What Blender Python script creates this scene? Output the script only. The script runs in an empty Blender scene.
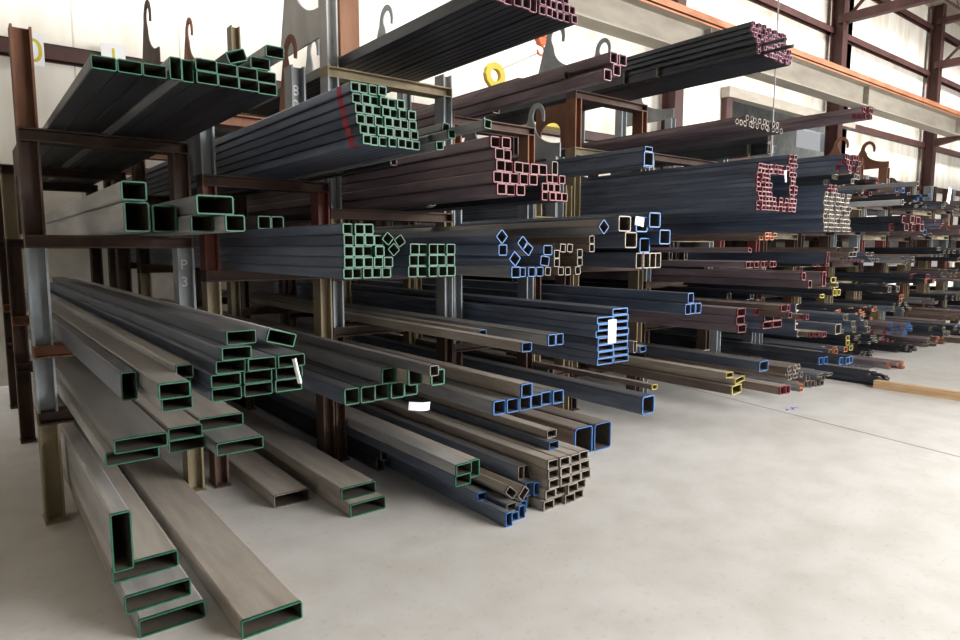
import bpy, math, random
random.seed(7)
S = bpy.context.scene
COL = S.collection
# ------------------------------------------------------------ camera and measuring
F, CX, CY, H = 655.0, 480.0, 320.0, 1.6
PT = math.atan(71 / F)
TH = math.atan(518 / F * math.cos(PT))
FW = (math.sin(TH)*math.cos(PT), math.cos(TH)*math.cos(PT), -math.sin(PT))
RT = (math.cos(TH), -math.sin(TH), 0.0)
UP = (math.sin(TH)*math.sin(PT), math.cos(TH)*math.sin(PT), math.cos(PT))

def ray(x, y):
    a = (x-CX)/F; b = -(y-CY)/F
    return tuple(FW[i] + a*RT[i] + b*UP[i] for i in range(3))
def onz(x, y, z):
    r = ray(x, y); t = (z-H)/r[2]; return (r[0]*t, r[1]*t, z)
def ony(x, y, Y):
    r = ray(x, y); t = Y/r[1]; return (r[0]*t, Y, H + r[2]*t)
def xat(px, Y, z):          # X of the sight line at image column px, depth Y, height z
    k = (px-CX)/F; dz = z-H
    A = RT[0] - k*FW[0]
    B = k*(Y*FW[1] + dz*FW[2]) - (Y*RT[1])
    return B/A

cam = bpy.data.cameras.new('camera'); cam.sensor_width = 36; cam.lens = F/960*36
cam.clip_end = 300
co = bpy.data.objects.new('camera', cam); COL.objects.link(co)
co.location = (0, 0, H); co.rotation_euler = (math.pi/2 - PT, 0, -TH)
S.camera = co

# ------------------------------------------------------------ materials
def newmat(name):
    m = bpy.data.materials.new(name); m.use_nodes = True
    nt = m.node_tree; b = nt.nodes['Principled BSDF']
    return m, nt, b
def noisy(name, c1, c2, rough=.6, metal=0.0, scale=4.0, stretch=(1, 1, 1), bump=0.0, c3=None, rnd=0.0, spec=.5, r2=None, top_sheen=0):
    m, nt, b = newmat(name); N = nt.nodes; L = nt.links
    tc = N.new('ShaderNodeTexCoord'); mp = N.new('ShaderNodeMapping'); mp.inputs['Scale'].default_value = stretch
    L.new(tc.outputs['Object'], mp.inputs[0])
    if rnd:
        oi = N.new('ShaderNodeObjectInfo'); mu = N.new('ShaderNodeMath'); mu.operation = 'MULTIPLY'; mu.inputs[1].default_value = 37
        L.new(oi.outputs['Random'], mu.inputs[0]); L.new(mu.outputs[0], mp.inputs['Location'])
    no = N.new('ShaderNodeTexNoise'); no.inputs['Scale'].default_value = scale; no.inputs['Detail'].default_value = 6; no.inputs['Roughness'].default_value = .62
    L.new(mp.outputs[0], no.inputs['Vector'])
    cr = N.new('ShaderNodeValToRGB'); cr.color_ramp.elements[0].position = .32; cr.color_ramp.elements[1].position = .68
    cr.color_ramp.elements[0].color = (*c1, 1); cr.color_ramp.elements[1].color = (*c2, 1)
    if c3:
        e = cr.color_ramp.elements.new(.78); e.color = (*c3, 1)
    L.new(no.outputs[0], cr.inputs[0])
    out = cr.outputs[0]
    if rnd:
        hv = N.new('ShaderNodeHueSaturation'); mr = N.new('ShaderNodeMapRange')
        mr.inputs[3].default_value = 1-rnd; mr.inputs[4].default_value = 1+rnd
        L.new(oi.outputs['Random'], mr.inputs[0]); L.new(mr.outputs[0], hv.inputs['Value']); L.new(out, hv.inputs['Color']); out = hv.outputs[0]
    if top_sheen:  # painted sheen: lighter tan mixed into the colour of upward faces
        ge = N.new('ShaderNodeNewGeometry'); sp_ = N.new('ShaderNodeSeparateXYZ'); L.new(ge.outputs['Normal'], sp_.inputs[0])
        d1 = N.new('ShaderNodeMapRange'); d1.inputs[1].default_value = .5; d1.inputs[2].default_value = .95; d1.inputs[4].default_value = top_sheen; L.new(sp_.outputs[2], d1.inputs[0])
        n2 = N.new('ShaderNodeTexNoise'); n2.inputs['Scale'].default_value = 2.2; n2.inputs['Detail'].default_value = 5; L.new(mp.outputs[0], n2.inputs['Vector'])
        d2 = N.new('ShaderNodeMath'); d2.operation = 'MULTIPLY'; L.new(d1.outputs[0], d2.inputs[0]); L.new(n2.outputs[0], d2.inputs[1])
        dm = N.new('ShaderNodeMix'); dm.data_type = 'RGBA'; dm.inputs[7].default_value = (.55, .50, .44, 1)
        L.new(d2.outputs[0], dm.inputs[0]); L.new(out, dm.inputs[6]); out = dm.outputs[2]
    L.new(out, b.inputs['Base Color'])
    b.inputs['Roughness'].default_value = rough; b.inputs['Metallic'].default_value = metal
    b.inputs['Specular IOR Level'].default_value = spec
    if r2 is not None:
        m2 = N.new('ShaderNodeMapRange'); m2.inputs[3].default_value = rough; m2.inputs[4].default_value = r2
        L.new(no.outputs[0], m2.inputs[0]); L.new(m2.outputs[0], b.inputs['Roughness'])
    if bump:
        bp = N.new('ShaderNodeBump'); bp.inputs['Strength'].default_value = bump; bp.inputs['Distance'].default_value = .01
        L.new(no.outputs[0], bp.inputs['Height']); L.new(bp.outputs[0], b.inputs['Normal'])
    return m
def flat(name, c, rough=.6, metal=0.0):
    m, nt, b = newmat(name); b.inputs['Base Color'].default_value = (*c, 1); b.inputs['Roughness'].default_value = rough; b.inputs['Metallic'].default_value = metal
    return m
ST = (5, .6, 5)
M = {
 'blue_steel': noisy('blue_steel', (.085, .11, .165), (.19, .23, .31), .26, .6, 3, ST, .03, (.24, .25, .27), .3, r2=.45, top_sheen=.65),
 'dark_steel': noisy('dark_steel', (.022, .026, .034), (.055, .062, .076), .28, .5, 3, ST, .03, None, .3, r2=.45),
 'grey_steel': noisy('grey_steel', (.17, .175, .185), (.32, .325, .33), .30, .45, 3, ST, .03, (.26, .24, .22), .25, r2=.6, top_sheen=.65),
 'pale_steel': noisy('pale_steel', (.30, .31, .33), (.54, .54, .54), .34, .3, 3, ST, .03, (.30, .24, .25), .15, r2=.6, top_sheen=.65),
 'brown_steel': noisy('brown_steel', (.10, .07, .058), (.22, .165, .135), .5, .15, 3, ST, .04, (.17, .14, .13), .25, r2=.65, top_sheen=.65),
 'tan_steel': noisy('tan_steel', (.24, .205, .17), (.42, .37, .32), .55, .05, 3, ST, .04, (.22, .19, .17), .15, r2=.7, top_sheen=.65),
 'mauve_steel': noisy('mauve_steel', (.13, .10, .115), (.27, .21, .235), .32, .45, 3, ST, .03, (.2, .15, .14), .15, r2=.6, top_sheen=.65),
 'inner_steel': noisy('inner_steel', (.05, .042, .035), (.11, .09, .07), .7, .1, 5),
 'green_paint': noisy('green_paint', (0.006, 0.064, 0.034), (0.015, 0.120, 0.068), .5, 0, 30, rnd=.25, c3=(.04, .13, .085)),
 'blue_paint': noisy('blue_paint', (0.012, 0.072, 0.228), (0.036, 0.138, 0.348), .5, 0, 30, rnd=.25, c3=(.06, .15, .36)),
 'red_paint': noisy('red_paint', (0.101, 0.006, 0.015), (0.176, 0.017, 0.029), .5, 0, 30, rnd=.25, c3=(.22, .035, .05)),
 'pink_paint': noisy('pink_paint', (0.138, 0.039, 0.072), (0.303, 0.154, 0.198), .5, 0, 30, rnd=.3),
 'yellow_paint': noisy('yellow_paint', (0.423, 0.325, 0.052), (0.552, 0.468, 0.143), .5, 0, 30, rnd=.2),
 'orange_paint': noisy('orange_paint', (0.390, 0.104, 0.039), (0.520, 0.208, 0.091), .5, 0, 30, rnd=.2),
 'bare_cut': noisy('bare_cut', (0.112, 0.098, 0.083), (0.225, 0.195, 0.165), .5, .3, 30, rnd=.25),
 'rust': noisy('rust', (.12, .045, .025), (.24, .11, .06), .75, .1, 5, (1, 1, .5), .2, (.30, .20, .15), rnd=.2),
 'dark_rust': noisy('dark_rust', (.035, .02, .015), (.09, .05, .035), .75, .1, 5, (1, 1, .5), .2, (.13, .09, .06), rnd=.2),
 'rack_grey': noisy('rack_grey', (.16, .18, .20), (.30, .33, .35), .55, .1, 3, (1, 1, .6), .08, (.22, .15, .1), rnd=.15),
 'rack_white': noisy('rack_white', (.33, .34, .36), (.55, .55, .55), .55, .0, 3, (1, 1, .6), .06, (.5, .42, .34), rnd=.1),
 'rack_tan': noisy('rack_tan', (.17, .13, .07), (.30, .25, .16), .65, .0, 4, (1, 1, .6), .1, (.25, .13, .07), rnd=.15),
 'rack_red': noisy('rack_red', (.13, .03, .025), (.22, .06, .045), .6, .0, 4, (1, 1, .6), .08, None, rnd=.1),
 'primer_red': noisy('primer_red', (.045, .016, .014), (.085, .032, .028), .6, 0, 2, (1, 1, .3), .05, (.13, .06, .05)),
 'column_rust': noisy('column_rust', (.24, .10, .05), (.38, .2, .12), .65, 0, 2, (1, 1, .3), .05),
 'girder_cream': noisy('girder_cream', (.27, .24, .195), (.42, .385, .33), .7, 0, 1.6, (.4, 1, 1.5), .04, (.45, .28, .18)),
 'rail_orange': noisy('rail_orange', (.34, .12, .05), (.55, .26, .15), .6, 0, 3, (.3, 1, 1), .05),
 'wood': noisy('wood', (.42, .25, .12), (.62, .44, .26), .7, 0, 6, (.4, 6, 6), .1),
 'wall_shade_grey': noisy('wall_shade_grey', (.33, .31, .27), (.45, .42, .37), .85, 0, 3, (1, 1, 1), .1),  # shaded tone of the lower wall, put into the colour
 'wall_shade_dark': noisy('wall_shade_dark', (.035, .03, .028), (.075, .062, .055), .8, 0, 3, (.4, 1, 3), .1),  # deep shade behind the racks, put into the colour
 'paper': flat('paper', (.85, .87, .9), .6),
 'chalk': flat('chalk', (.7, .72, .75), .8),
 'sign_yellow': flat('sign_yellow', (.6, .5, .03), .6),
 'hoist_yellow': flat('hoist_yellow', (.65, .5, .04), .5),
 'hoist_orange': flat('hoist_orange', (.7, .15, .04), .5),
 'wire': flat('wire', (.25, .24, .22), .5, .5),
 'rubber': flat('rubber', (.05, .05, .05), .8),
 'stripe_red': flat('stripe_red', (.38, .03, .06), .6),
 'blue_chalk': flat('blue_chalk', (.12, .14, .6), .9),
}
def wall_mat():
    m, nt, b = newmat('wall_panel'); N = nt.nodes; L = nt.links
    tc = N.new('ShaderNodeTexCoord'); sx = N.new('ShaderNodeSeparateXYZ'); L.new(tc.outputs['Object'], sx.inputs[0])
    mp = N.new('ShaderNodeMapping'); mp.inputs['Scale'].default_value = (1.5, 1, .35); L.new(tc.outputs['Object'], mp.inputs[0])
    no = N.new('ShaderNodeTexNoise'); no.inputs['Scale'].default_value = 1.3; no.inputs['Detail'].default_value = 8; L.new(mp.outputs[0], no.inputs['Vector'])
    cr = N.new('ShaderNodeValToRGB'); cr.color_ramp.elements[0].position = .28; cr.color_ramp.elements[1].position = .55
    cr.color_ramp.elements[0].color = (.62, .57, .46, 1); cr.color_ramp.elements[1].color = (.84, .81, .74, 1)
    L.new(no.outputs[0], cr.inputs[0])
    # seam every 1.2 m
    a = N.new('ShaderNodeMath'); a.operation = 'MULTIPLY'; a.inputs[1].default_value = 1/1.2; L.new(sx.outputs[0], a.inputs[0])
    f = N.new('ShaderNodeMath'); f.operation = 'FRACT'; L.new(a.outputs[0], f.inputs[0])
    g = N.new('ShaderNodeMath'); g.operation = 'LESS_THAN'; g.inputs[1].default_value = .018; L.new(f.outputs[0], g.inputs[0])
    mx = N.new('ShaderNodeMix'); mx.data_type = 'RGBA'; mx.inputs[7].default_value = (.6, .56, .48, 1)
    L.new(g.outputs[0], mx.inputs[0]); L.new(cr.outputs[0], mx.inputs[6]); L.new(mx.outputs[2], b.inputs['Base Color'])
    b.inputs['Roughness'].default_value = .75
    return m
M['wall'] = wall_mat()
def floor_mat():
    m, nt, b = newmat('concrete_floor'); N = nt.nodes; L = nt.links
    tc = N.new('ShaderNodeTexCoord')
    def noise(s, d, v=None):
        n = N.new('ShaderNodeTexNoise'); n.inputs['Scale'].default_value = s; n.inputs['Detail'].default_value = d
        L.new(tc.outputs['Object'], n.inputs['Vector']); return n
    a = noise(.5, 8); c = noise(4, 8); d = noise(28, 3)
    r = N.new('ShaderNodeValToRGB'); r.color_ramp.elements[0].position = .3; r.color_ramp.elements[1].position = .7
    r.color_ramp.elements[0].color = (.52, .505, .48, 1); r.color_ramp.elements[1].color = (.63, .62, .605, 1)
    L.new(a.outputs[0], r.inputs[0])
    r2 = N.new('ShaderNodeValToRGB'); r2.color_ramp.elements[0].position = .28; r2.color_ramp.elements[1].position = .6
    r2.color_ramp.elements[0].color = (.90, .885, .865, 1); r2.color_ramp.elements[1].color = (1, 1, 1, 1)
    L.new(c.outputs[0], r2.inputs[0])
    r3 = N.new('ShaderNodeValToRGB'); r3.color_ramp.elements[0].position = .25; r3.color_ramp.elements[1].position = .42
    r3.color_ramp.elements[0].color = (.88, .87, .86, 1); r3.color_ramp.elements[1].color = (1, 1, 1, 1)
    L.new(d.outputs[0], r3.inputs[0])
    m1 = N.new('ShaderNodeMix'); m1.data_type = 'RGBA'; m1.blend_type = 'MULTIPLY'; m1.inputs[0].default_value = 1
    L.new(r.outputs[0], m1.inputs[6]); L.new(r2.outputs[0], m1.inputs[7])
    m2 = N.new('ShaderNodeMix'); m2.data_type = 'RGBA'; m2.blend_type = 'MULTIPLY'; m2.inputs[0].default_value = 1
    L.new(m1.outputs[2], m2.inputs[6]); L.new(r3.outputs[0], m2.inputs[7])
    L.new(m2.outputs[2], b.inputs['Base Color'])
    mr = N.new('ShaderNodeMapRange'); mr.inputs[3].default_value = .42; mr.inputs[4].default_value = .7
    L.new(c.outputs[0], mr.inputs[0]); L.new(mr.outputs[0], b.inputs['Roughness'])
    bp = N.new('ShaderNodeBump'); bp.inputs['Strength'].default_value = .08; L.new(c.outputs[0], bp.inputs['Height']); L.new(bp.outputs[0], b.inputs['Normal'])
    return m
M['floor'] = floor_mat()

# ------------------------------------------------------------ mesh helpers
class MB:
    def __init__(s): s.v = []; s.f = []; s.mi = []
    def add(s, vs, fs, mi=0):
        n = len(s.v); s.v += vs; s.f += [tuple(i+n for i in f) for f in fs]; s.mi += [mi]*len(fs)
    def box(s, x0, x1, y0, y1, z0, z1, mi=0):
        s.add([(x0,y0,z0),(x1,y0,z0),(x1,y1,z0),(x0,y1,z0),(x0,y0,z1),(x1,y0,z1),(x1,y1,z1),(x0,y1,z1)],
              [(0,3,2,1),(4,5,6,7),(0,1,5,4),(1,2,6,5),(2,3,7,6),(3,0,4,7)], mi)
    def prism(s, pts, axis, a, b, mi=0):   # pts polygon in the other two axes, extruded along axis
        n = len(pts)
        def mk(p, t):
            return {'x': (t, p[0], p[1]), 'y': (p[0], t, p[1]), 'z': (p[0], p[1], t)}[axis]
        vs = [mk(p, a) for p in pts] + [mk(p, b) for p in pts]
        s.add(vs, [tuple(range(n-1, -1, -1)), tuple(range(n, 2*n))] + [(i, (i+1) % n, n+(i+1) % n, n+i) for i in range(n)], mi)
    def strip(s, outer, inner, axis, a, b, mi=0):   # band between two equally long open outlines, extruded
        n = len(outer)
        for i in range(n-1):
            s.prism([outer[i], outer[i+1], inner[i+1], inner[i]], axis, a, b, mi)
    def tube(s, p, q, r, n=8, mi=0):
        import mathutils
        p = mathutils.Vector(p); q = mathutils.Vector(q); d = (q-p).normalized()
        u = d.orthogonal().normalized(); w = d.cross(u)
        vs = [tuple(c + (u*math.cos(2*math.pi*i/n) + w*math.sin(2*math.pi*i/n))*r) for c in (p, q) for i in range(n)]
        s.add(vs, [(i, (i+1) % n, n+(i+1) % n, n+i) for i in range(n)] + [tuple(range(n-1,-1,-1)), tuple(range(n, 2*n))], mi)
    def mesh(s, name, mats):
        me = bpy.data.meshes.new(name); me.from_pydata(s.v, [], s.f)
        for m in (mats if isinstance(mats, (list, tuple)) else [mats]): me.materials.append(M[m])
        me.polygons.foreach_set('material_index', s.mi); me.update()
        import bmesh
        bm = bmesh.new(); bm.from_mesh(me); bmesh.ops.recalc_face_normals(bm, faces=bm.faces); bm.to_mesh(me); bm.free()
        return me
    def build(s, name, mats, parent=None, loc=(0, 0, 0)):
        return link(name, s.mesh(name, mats), parent, loc)
def link(name, me, parent=None, loc=(0, 0, 0)):
    o = bpy.data.objects.new(name, me); COL.objects.link(o); o.location = loc
    if parent: o.parent = parent
    return o
def tag(o, label, cat, group=None, kind=None):
    if label: o['label'] = label
    if cat: o['category'] = cat
    if group: o['group'] = group
    if kind: o['kind'] = kind
    return o
def empty(name, loc): 
    o = bpy.data.objects.new(name, None); COL.objects.link(o); o.location = loc; o.empty_display_size = .1; return o
def struct(name, mb, mats): o = mb.build(name, mats); o['kind'] = 'structure'; return o

# ------------------------------------------------------------ the hall
W = 9.1           # plane of the wall columns
WALL = 9.42
COLX = [ony(px, 249, W)[0] for px in (349, 668, 827, 922)]
sp = (COLX[3]-COLX[0])/3
COLX = [COLX[0]-sp] + COLX + [COLX[3]+sp, COLX[3]+2*sp]
XL, XR, YN = -14.0, 46.0, -16.0
ROOF = 11.2
b = MB(); b.box(XL, XR, YN, 40, -.2, 0); struct('floor', b, 'floor')
# back wall with a gateway to the next bay and a doorway low on the right
ox0, ox1, oz = ony(727, 100, WALL)[0], COLX[3]+1.6, 5.35
dx0, dx1, dz = 21.6, 33, 1.5
b = MB()
for (x0, x1, z0, z1) in ((XL, ox0, 0, ROOF), (ox0, ox1, oz, ROOF), (ox1, dx0, 0, ROOF), (dx0, dx1, dz, ROOF), (dx1, XR, 0, ROOF)):
    b.box(x0, x1, WALL, WALL+.12, z0, z1)
struct('wall_back', b, 'wall')
b = MB(); b.box(XL, 3.2, WALL-.03, WALL-.001, 0, 1.9); struct('shade_band_1', b, 'wall_shade_grey')  # grey band painting shade onto the lower wall at left
b = MB(); b.box(3.2, ox0-.3, WALL-.03, WALL-.001, 0, 2.4); b.box(ox1, dx0, WALL-.03, WALL-.001, 0, 2.4); b.box(dx0, dx1, WALL-.03, WALL-.001, dz, 2.4); struct('shade_band_2', b, 'wall_shade_dark')  # dark bands standing in for the shade behind the racks
b = MB(); b.box(XL-.2, XL, YN, WALL, 0, ROOF); struct('wall_left', b, 'wall')
# girts
b = MB()
for z in (3.95, 6.75, 8.0, 9.6):
    b.box(XL, XR, WALL-.2, WALL-.01, z-.012, z+.0); b.box(XL, XR, WALL-.2, WALL-.185, z-.17, z)
    b.box(XL, XR, WALL-.03, WALL-.01, z-.17, z)
struct('trim_1', b, 'primer_red')
b = MB(); b.box(ox1, XR, WALL-.2, WALL-.01, 5.3, 5.47); struct('trim_2', b, 'primer_red')
b = MB(); b.box(ox0-.3, ox1, WALL-.25, WALL-.01, 5.3, 5.55); struct('trim_3', b, 'girder_cream')
b = MB(); b.box(ox0-.25, ox0, WALL-.16, WALL+.02, 0, 5.3); struct('trim_4', b, 'primer_red')
def ibeam(b, axis, a0, a1, c, w, d, zc=None, t=.02):
    """column (axis z): c=(x,y), flanges face +-Y, w in x, d in y"""
    x, y = c
    b.box(x-w/2, x+w/2, y-d/2, y-d/2+t, a0, a1); b.box(x-w/2, x+w/2, y+d/2-t, y+d/2, a0, a1); b.box(x-t/2, x+t/2, y-d/2+t, y+d/2-t, a0, a1)
for i, x in enumerate(COLX):
    b = MB(); ibeam(b, 'z', 0, ROOF-.6, (x, W), .30, .36)
    b.box(x-.3, x+.3, W-.3, W+.3, 0, .03)
    o = b.build('building_column', 'column_rust' if i == 1 else 'primer_red')
    o['kind'] = 'structure'
# crane girder on brackets
GY = 8.35
b = MB(); b.box(XL, XR, GY-.012, GY+.012, 5.62, 6.2); b.box(XL, XR, GY-.2, GY+.2, 5.58, 5.62); b.box(XL, XR, GY-.2, GY+.2, 6.16, 6.2)
for x in COLX: b.box(x-.01, x+.01, GY-.16, GY+.16, 5.62, 6.16)
o = b.build('crane_girder', 'girder_cream'); o['kind'] = 'structure'
b = MB(); b.box(XL, XR, GY-.23, GY+.21, 6.2, 6.235); b.box(XL, XR, GY-.23, GY-.21, 6.16, 6.37); b.box(XL, XR, GY-.012, GY+.012, 6.235, 6.36); b.box(XL, XR, GY-.035, GY+.035, 6.36, 6.40)
o = b.build('crane_rail', 'rail_orange'); o['kind'] = 'structure'
for x in COLX:
    b = MB(); b.prism([(W-.18, 5.3), (W-.18, 5.58), (GY-.25, 5.58), (GY-.25, 5.48)], 'x', x-.12, x+.12)
    o = b.build('girder_bracket', 'primer_red'); o['kind'] = 'structure'
# roof: trusses across the hall, joists along it, deck
zb = ony(850, 25, W)[2]
zt = zb + 1.5
for x in COLX[2:]:
    b = MB()
    b.box(x-.12, x+.12, YN, W, zb-.12, zb+.12)
    b.box(x-.12, x+.12, YN, W, zt-.1, zt+.1)
    y = W-.2; up = True
    while y > YN+1.6:
        b.tube((x, y, zb if up else zt), (x, y-1.5, zt if up else zb), .05, 6); y -= 1.5; up = not up
    o = b.build('roof_truss', 'primer_red'); o['kind'] = 'structure'
JZ = zt+.1
for k in range(9):
    y = W-.8-k*1.9
    b = MB(); b.box(COLX[1], XR, y-.03, y+.03, JZ, JZ+.05); b.box(COLX[1], XR, y-.03, y+.03, JZ+.45, JZ+.5)
    x = COLX[1]; u = True
    while x < XR-.7:
        b.tube((x, y, JZ+.03 if u else JZ+.47), (x+.6, y, JZ+.47 if u else JZ+.03), .014, 4); x += .6; u = not u
    o = b.build('roof_joist', 'primer_red'); o['kind'] = 'structure'
RZ = JZ+.5
b = MB()
b.box(XL, XR, YN, WALL+.1, RZ, RZ+.05); struct('ceiling', b, 'girder_cream')

# next bay seen through the gateway
RY = 13
def q(px, py): P = ony(px, py, RY); return P[0], P[2]
holes = []
for (a, b_, c, d) in ((728, 737, 145, 156), (743, 748, 149, 154), (752, 756, 149, 153), (759, 769, 148, 154), (772, 779, 145, 153), (797, 826, 127, 147)):
    holes.append((q(a, c)[0], q(b_, c)[0], q(a, d)[1], q(a, c)[1]))
AX0, AX1 = 8, 29.5
b = MB(); xp = AX0
for (x0, x1, z0, z1) in holes:
    b.box(xp, x0, RY, RY+.2, 0, 16); b.box(x0, x1, RY, RY+.2, 0, z0); b.box(x0, x1, RY, RY+.2, z1, 16); xp = x1
b.box(xp, AX1, RY, RY+.2, 0, 16)
struct('wall_rear', b, 'rack_grey')
b = MB(); b.box(AX0, AX1, RY-.03, RY-.001, 0, 3.2); struct('shade_band_3', b, 'wall_shade_dark')  # dark band painting shade onto the lower rear wall
b = MB(); b.box(8, 29.5, WALL+.15, RY-.02, 7.0, 7.15); struct('ceiling_annex', b, 'girder_cream')

# ------------------------------------------------------------ tubes
ORD = ['first','second','third','fourth','fifth','sixth','seventh','eighth','ninth','tenth','eleventh','twelfth','thirteenth','fourteenth','fifteenth','sixteenth']
def rrect(w, h, r, n=3):
    pts = []
    for cx, cz, a0 in ((w/2-r, h/2-r, 0), (-w/2+r, h/2-r, 90), (-w/2+r, -h/2+r, 180), (w/2-r, -h/2+r, 270)):
        for i in range(n):
            a = math.radians(a0 + 90*i/(n-1)); pts.append((cx+r*math.cos(a), cz+r*math.sin(a)))
    return pts
CACHE = {}
def tube_mesh(w, h, L, steel, tip, t=None, paint=.014, shape='box', stripe=False):
    w = round(w, 3); h = round(h, 3); L = round(L, 2)
    if t is None: t = max(.0035, min(w, h)*.075)
    key = (w, h, L, steel, tip, t, shape, stripe)
    if key in CACHE: return CACHE[key]
    b = MB()
    if shape == 'box':
        r = min(w, h)*.13; P = rrect(w, h, r); Q = rrect(w-2*t, h-2*t, max(r-t, r*.3))
    elif shape == 'round':
        P = [(w/2*math.cos(a*math.pi/8), w/2*math.sin(a*math.pi/8)) for a in range(16)]; Q = [(x*.8, z*.8) for x, z in P]
    elif shape == 'channel':
        t = .008
        P = [(-w/2, -h/2), (w/2, -h/2), (w/2, -h/2+t), (-w/2+t, -h/2+t), (-w/2+t, h/2-t), (w/2, h/2-t), (w/2, h/2), (-w/2, h/2)]
        b.prism(P, 'y', 0, paint, 1); b.prism(P, 'y', paint, L, 0)
        CACHE[key] = me = b.mesh('steel_channel', [steel, tip]); return me
    n = len(P); ys = (0, paint, L)
    if stripe: ys = (0, paint, .09, .14, L)
    m_ = len(ys)
    vs = [(p[0], y, p[1]) for y in ys for p in P] + [(q[0], y, q[1]) for y in ys for q in Q]
    o = m_*n
    def band(a, c): return [(a+i, a+(i+1) % n, c+(i+1) % n, c+i) for i in range(n)]
    b.add(vs, [], 0)
    b.f += band(0, n); b.mi += [1]*n
    for k_ in range(1, m_-1): b.f += band(k_*n, (k_+1)*n); b.mi += [3 if stripe and k_ == 2 else 0]*n
    b.f += band(o, o+n); b.mi += [1]*n
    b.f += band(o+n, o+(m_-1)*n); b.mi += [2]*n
    b.f += band(0, o); b.mi += [1]*n
    b.f += band((m_-1)*n, o+(m_-1)*n); b.mi += [0]*n
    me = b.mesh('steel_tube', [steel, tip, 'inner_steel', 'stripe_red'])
    CACHE[key] = me; return me
TIPN = {'green_paint': 'green', 'blue_paint': 'blue', 'red_paint': 'red', 'pink_paint': 'pink', 'yellow_paint': 'yellow', 'orange_paint': 'orange', 'bare_cut': 'bare'}
LABELS = set(); PUT = []; OBJ = []
def put(x, y, z, w, h, L, steel, tip, label, group, rot=0, yaw=0, shape='box', name=None, t=None, stripe=False):
    me = tube_mesh(w, h, L, steel, tip, t=t, shape=shape, stripe=stripe)
    c = TIPN[tip]
    pre = c + '_tipped' if c != 'bare' else steel.split('_')[0]
    name = name or ('steel_channel' if shape == 'channel' else pre + ('_round_tube' if shape == 'round' else '_square_tube' if abs(w-h) < .2*w else '_rectangular_tube'))
    o = link(name, me, None, (x, y, z)); o.rotation_euler = (0, math.radians(rot), math.radians(yaw))
    assert label not in LABELS, label
    PUT.append((x, y, z, w, h, rot, L, label)); OBJ.append(o)
    LABELS.add(label)
    n = len(label.replace(',', ' ').split()); assert 4 <= n <= 16, (n, label)
    tag(o, label, 'steel channel' if shape == 'channel' else 'steel tube', group)
    return o
def rows(Y, z0, rws, tip, steel, phrase, h=None, w=None, L=5.9, lean=0, jit=.012, shape='box', t=None, tips=None, stripe=False):
    """rws from the bottom row up: (px0, px1, n) image columns that the row of ends spans"""
    z = z0; out = []
    nr = len(rws)
    for r, row in enumerate(rws):
        px0, px1, n = row[:3]
        if r == 0 and w is None:
            w = (xat(px1, Y, z0+.04) - xat(px0, Y, z0+.04))/n
        hh = h or w
        x = xat(px0, Y, z+hh/2)
        step = w if px1 is None else max(w, (xat(px1, Y, z+hh/2)-x)/n)
        for k in range(n):
            tp = tip if not tips else random.choice(tips)
            c = TIPN[tp]; kind = {'box': 'square' if abs(w-hh) < .2*w else 'flat', 'round': 'round', 'channel': 'channel'}[shape]
            rd = nr-1-r
            where = ORD[k]+' from left' if n > 1 else 'alone'
            lab = f"{c}-ended {kind} {'tube' if shape!='channel' else 'section'}, {where}, {ORD[rd]+' row down' if nr > 1 else 'single row'}, {phrase}"
            out.append(put(x + step*k + w/2, Y + random.uniform(-jit, jit), z + hh/2 + .0005, w-.0012, hh-.0012, L + random.uniform(-.0, .1), steel, tp, lab,
                phrase, rot=random.uniform(-.6, .6)*(1 if jit > .005 else 0), shape=shape, t=t, stripe=stripe and k == 0))
        z += hh + .0002
    return out, z, w
def single(px0, py, px1, Y, z0, h, tip, steel, label, L=5.9, rot=0, yaw=0, group='single tubes on the racks', shape='box', t=None, z_is=None, w=None):
    z = z0
    x0 = xat(px0, Y, z); ww = w or (xat(px1, Y, z) - x0)
    return put(x0+ww/2, Y, z+h/2, ww, h, L, steel, tip, label, group, rot, yaw, shape, t=t)

STACKS = [
 (.28, 1.17, [.66, 1.05, 1.68, 2.27], 2.81, 2.27),
 (1.24, 2.12, [.77, 1.46, 2.08, 2.48], 2.48, 2.48),
 (2.13, 3.22, [.64, 1.02, 1.44, 1.895, 2.9], 3.7, 3.0),
 (3.23, 4.14, [.45, .80, 1.47, 2.135, 2.69], 2.69, 2.69),
 (4.15, 4.63, [.45, 1.10, 1.90], 2.2, 2.2),
 (4.66, 5.74, [.40, .93, 1.45, 1.905, 2.57, 3.10], 3.10, 3.10),
 (5.79, 7.05, [.39, .79, 1.25, 1.755, 2.33, 2.62], 2.62, 2.62),
]
far_levels = [.35, .72, 1.08, 1.45, 1.85, 2.3]
x = 7.2; k = 0
while x < 15.5:
    STACKS.append((x, x+.9, [l+random.uniform(-.05, .05) for l in far_levels], 2.75, 2.75)); x += 1.0; k += 1
# --- stack 1 (nearest), floor
g = 'wide green ended tubes at lower left'
FB = ony(130, 622, 2.84)
put(.60, 2.87, .04, .262, .078, 6, 'pale_steel', 'green_paint', 'broad flat green-ended tube lying lowest on the floor at bottom left', g)
put(.565, 2.95, .12, .262, .078, 5.9, 'pale_steel', 'green_paint', 'broad flat green-ended tube second up from the floor at bottom left', g)
put(.55, 3.10, .2, .268, .078, 5.8, 'tan_steel', 'green_paint', 'broad flat tan tube directly under the upright tall tube', g)
put(.4515, 3.03, .24+.13, .08, .258, 5.9, 'pale_steel', 'green_paint', 'tall narrow tube standing on edge atop the floor stack at left', g)
put(.93, 2.60, .0405, .262, .079, 6.2, 'tan_steel', 'green_paint', 'long wide flat tube jutting furthest forward along the floor', g)
put(.62+.42, 3.1, .0405, .2, .076, 5.7, 'tan_steel', 'green_paint', 'dusty flat tube in shade right of the long floor tube', g) if False else None
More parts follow.
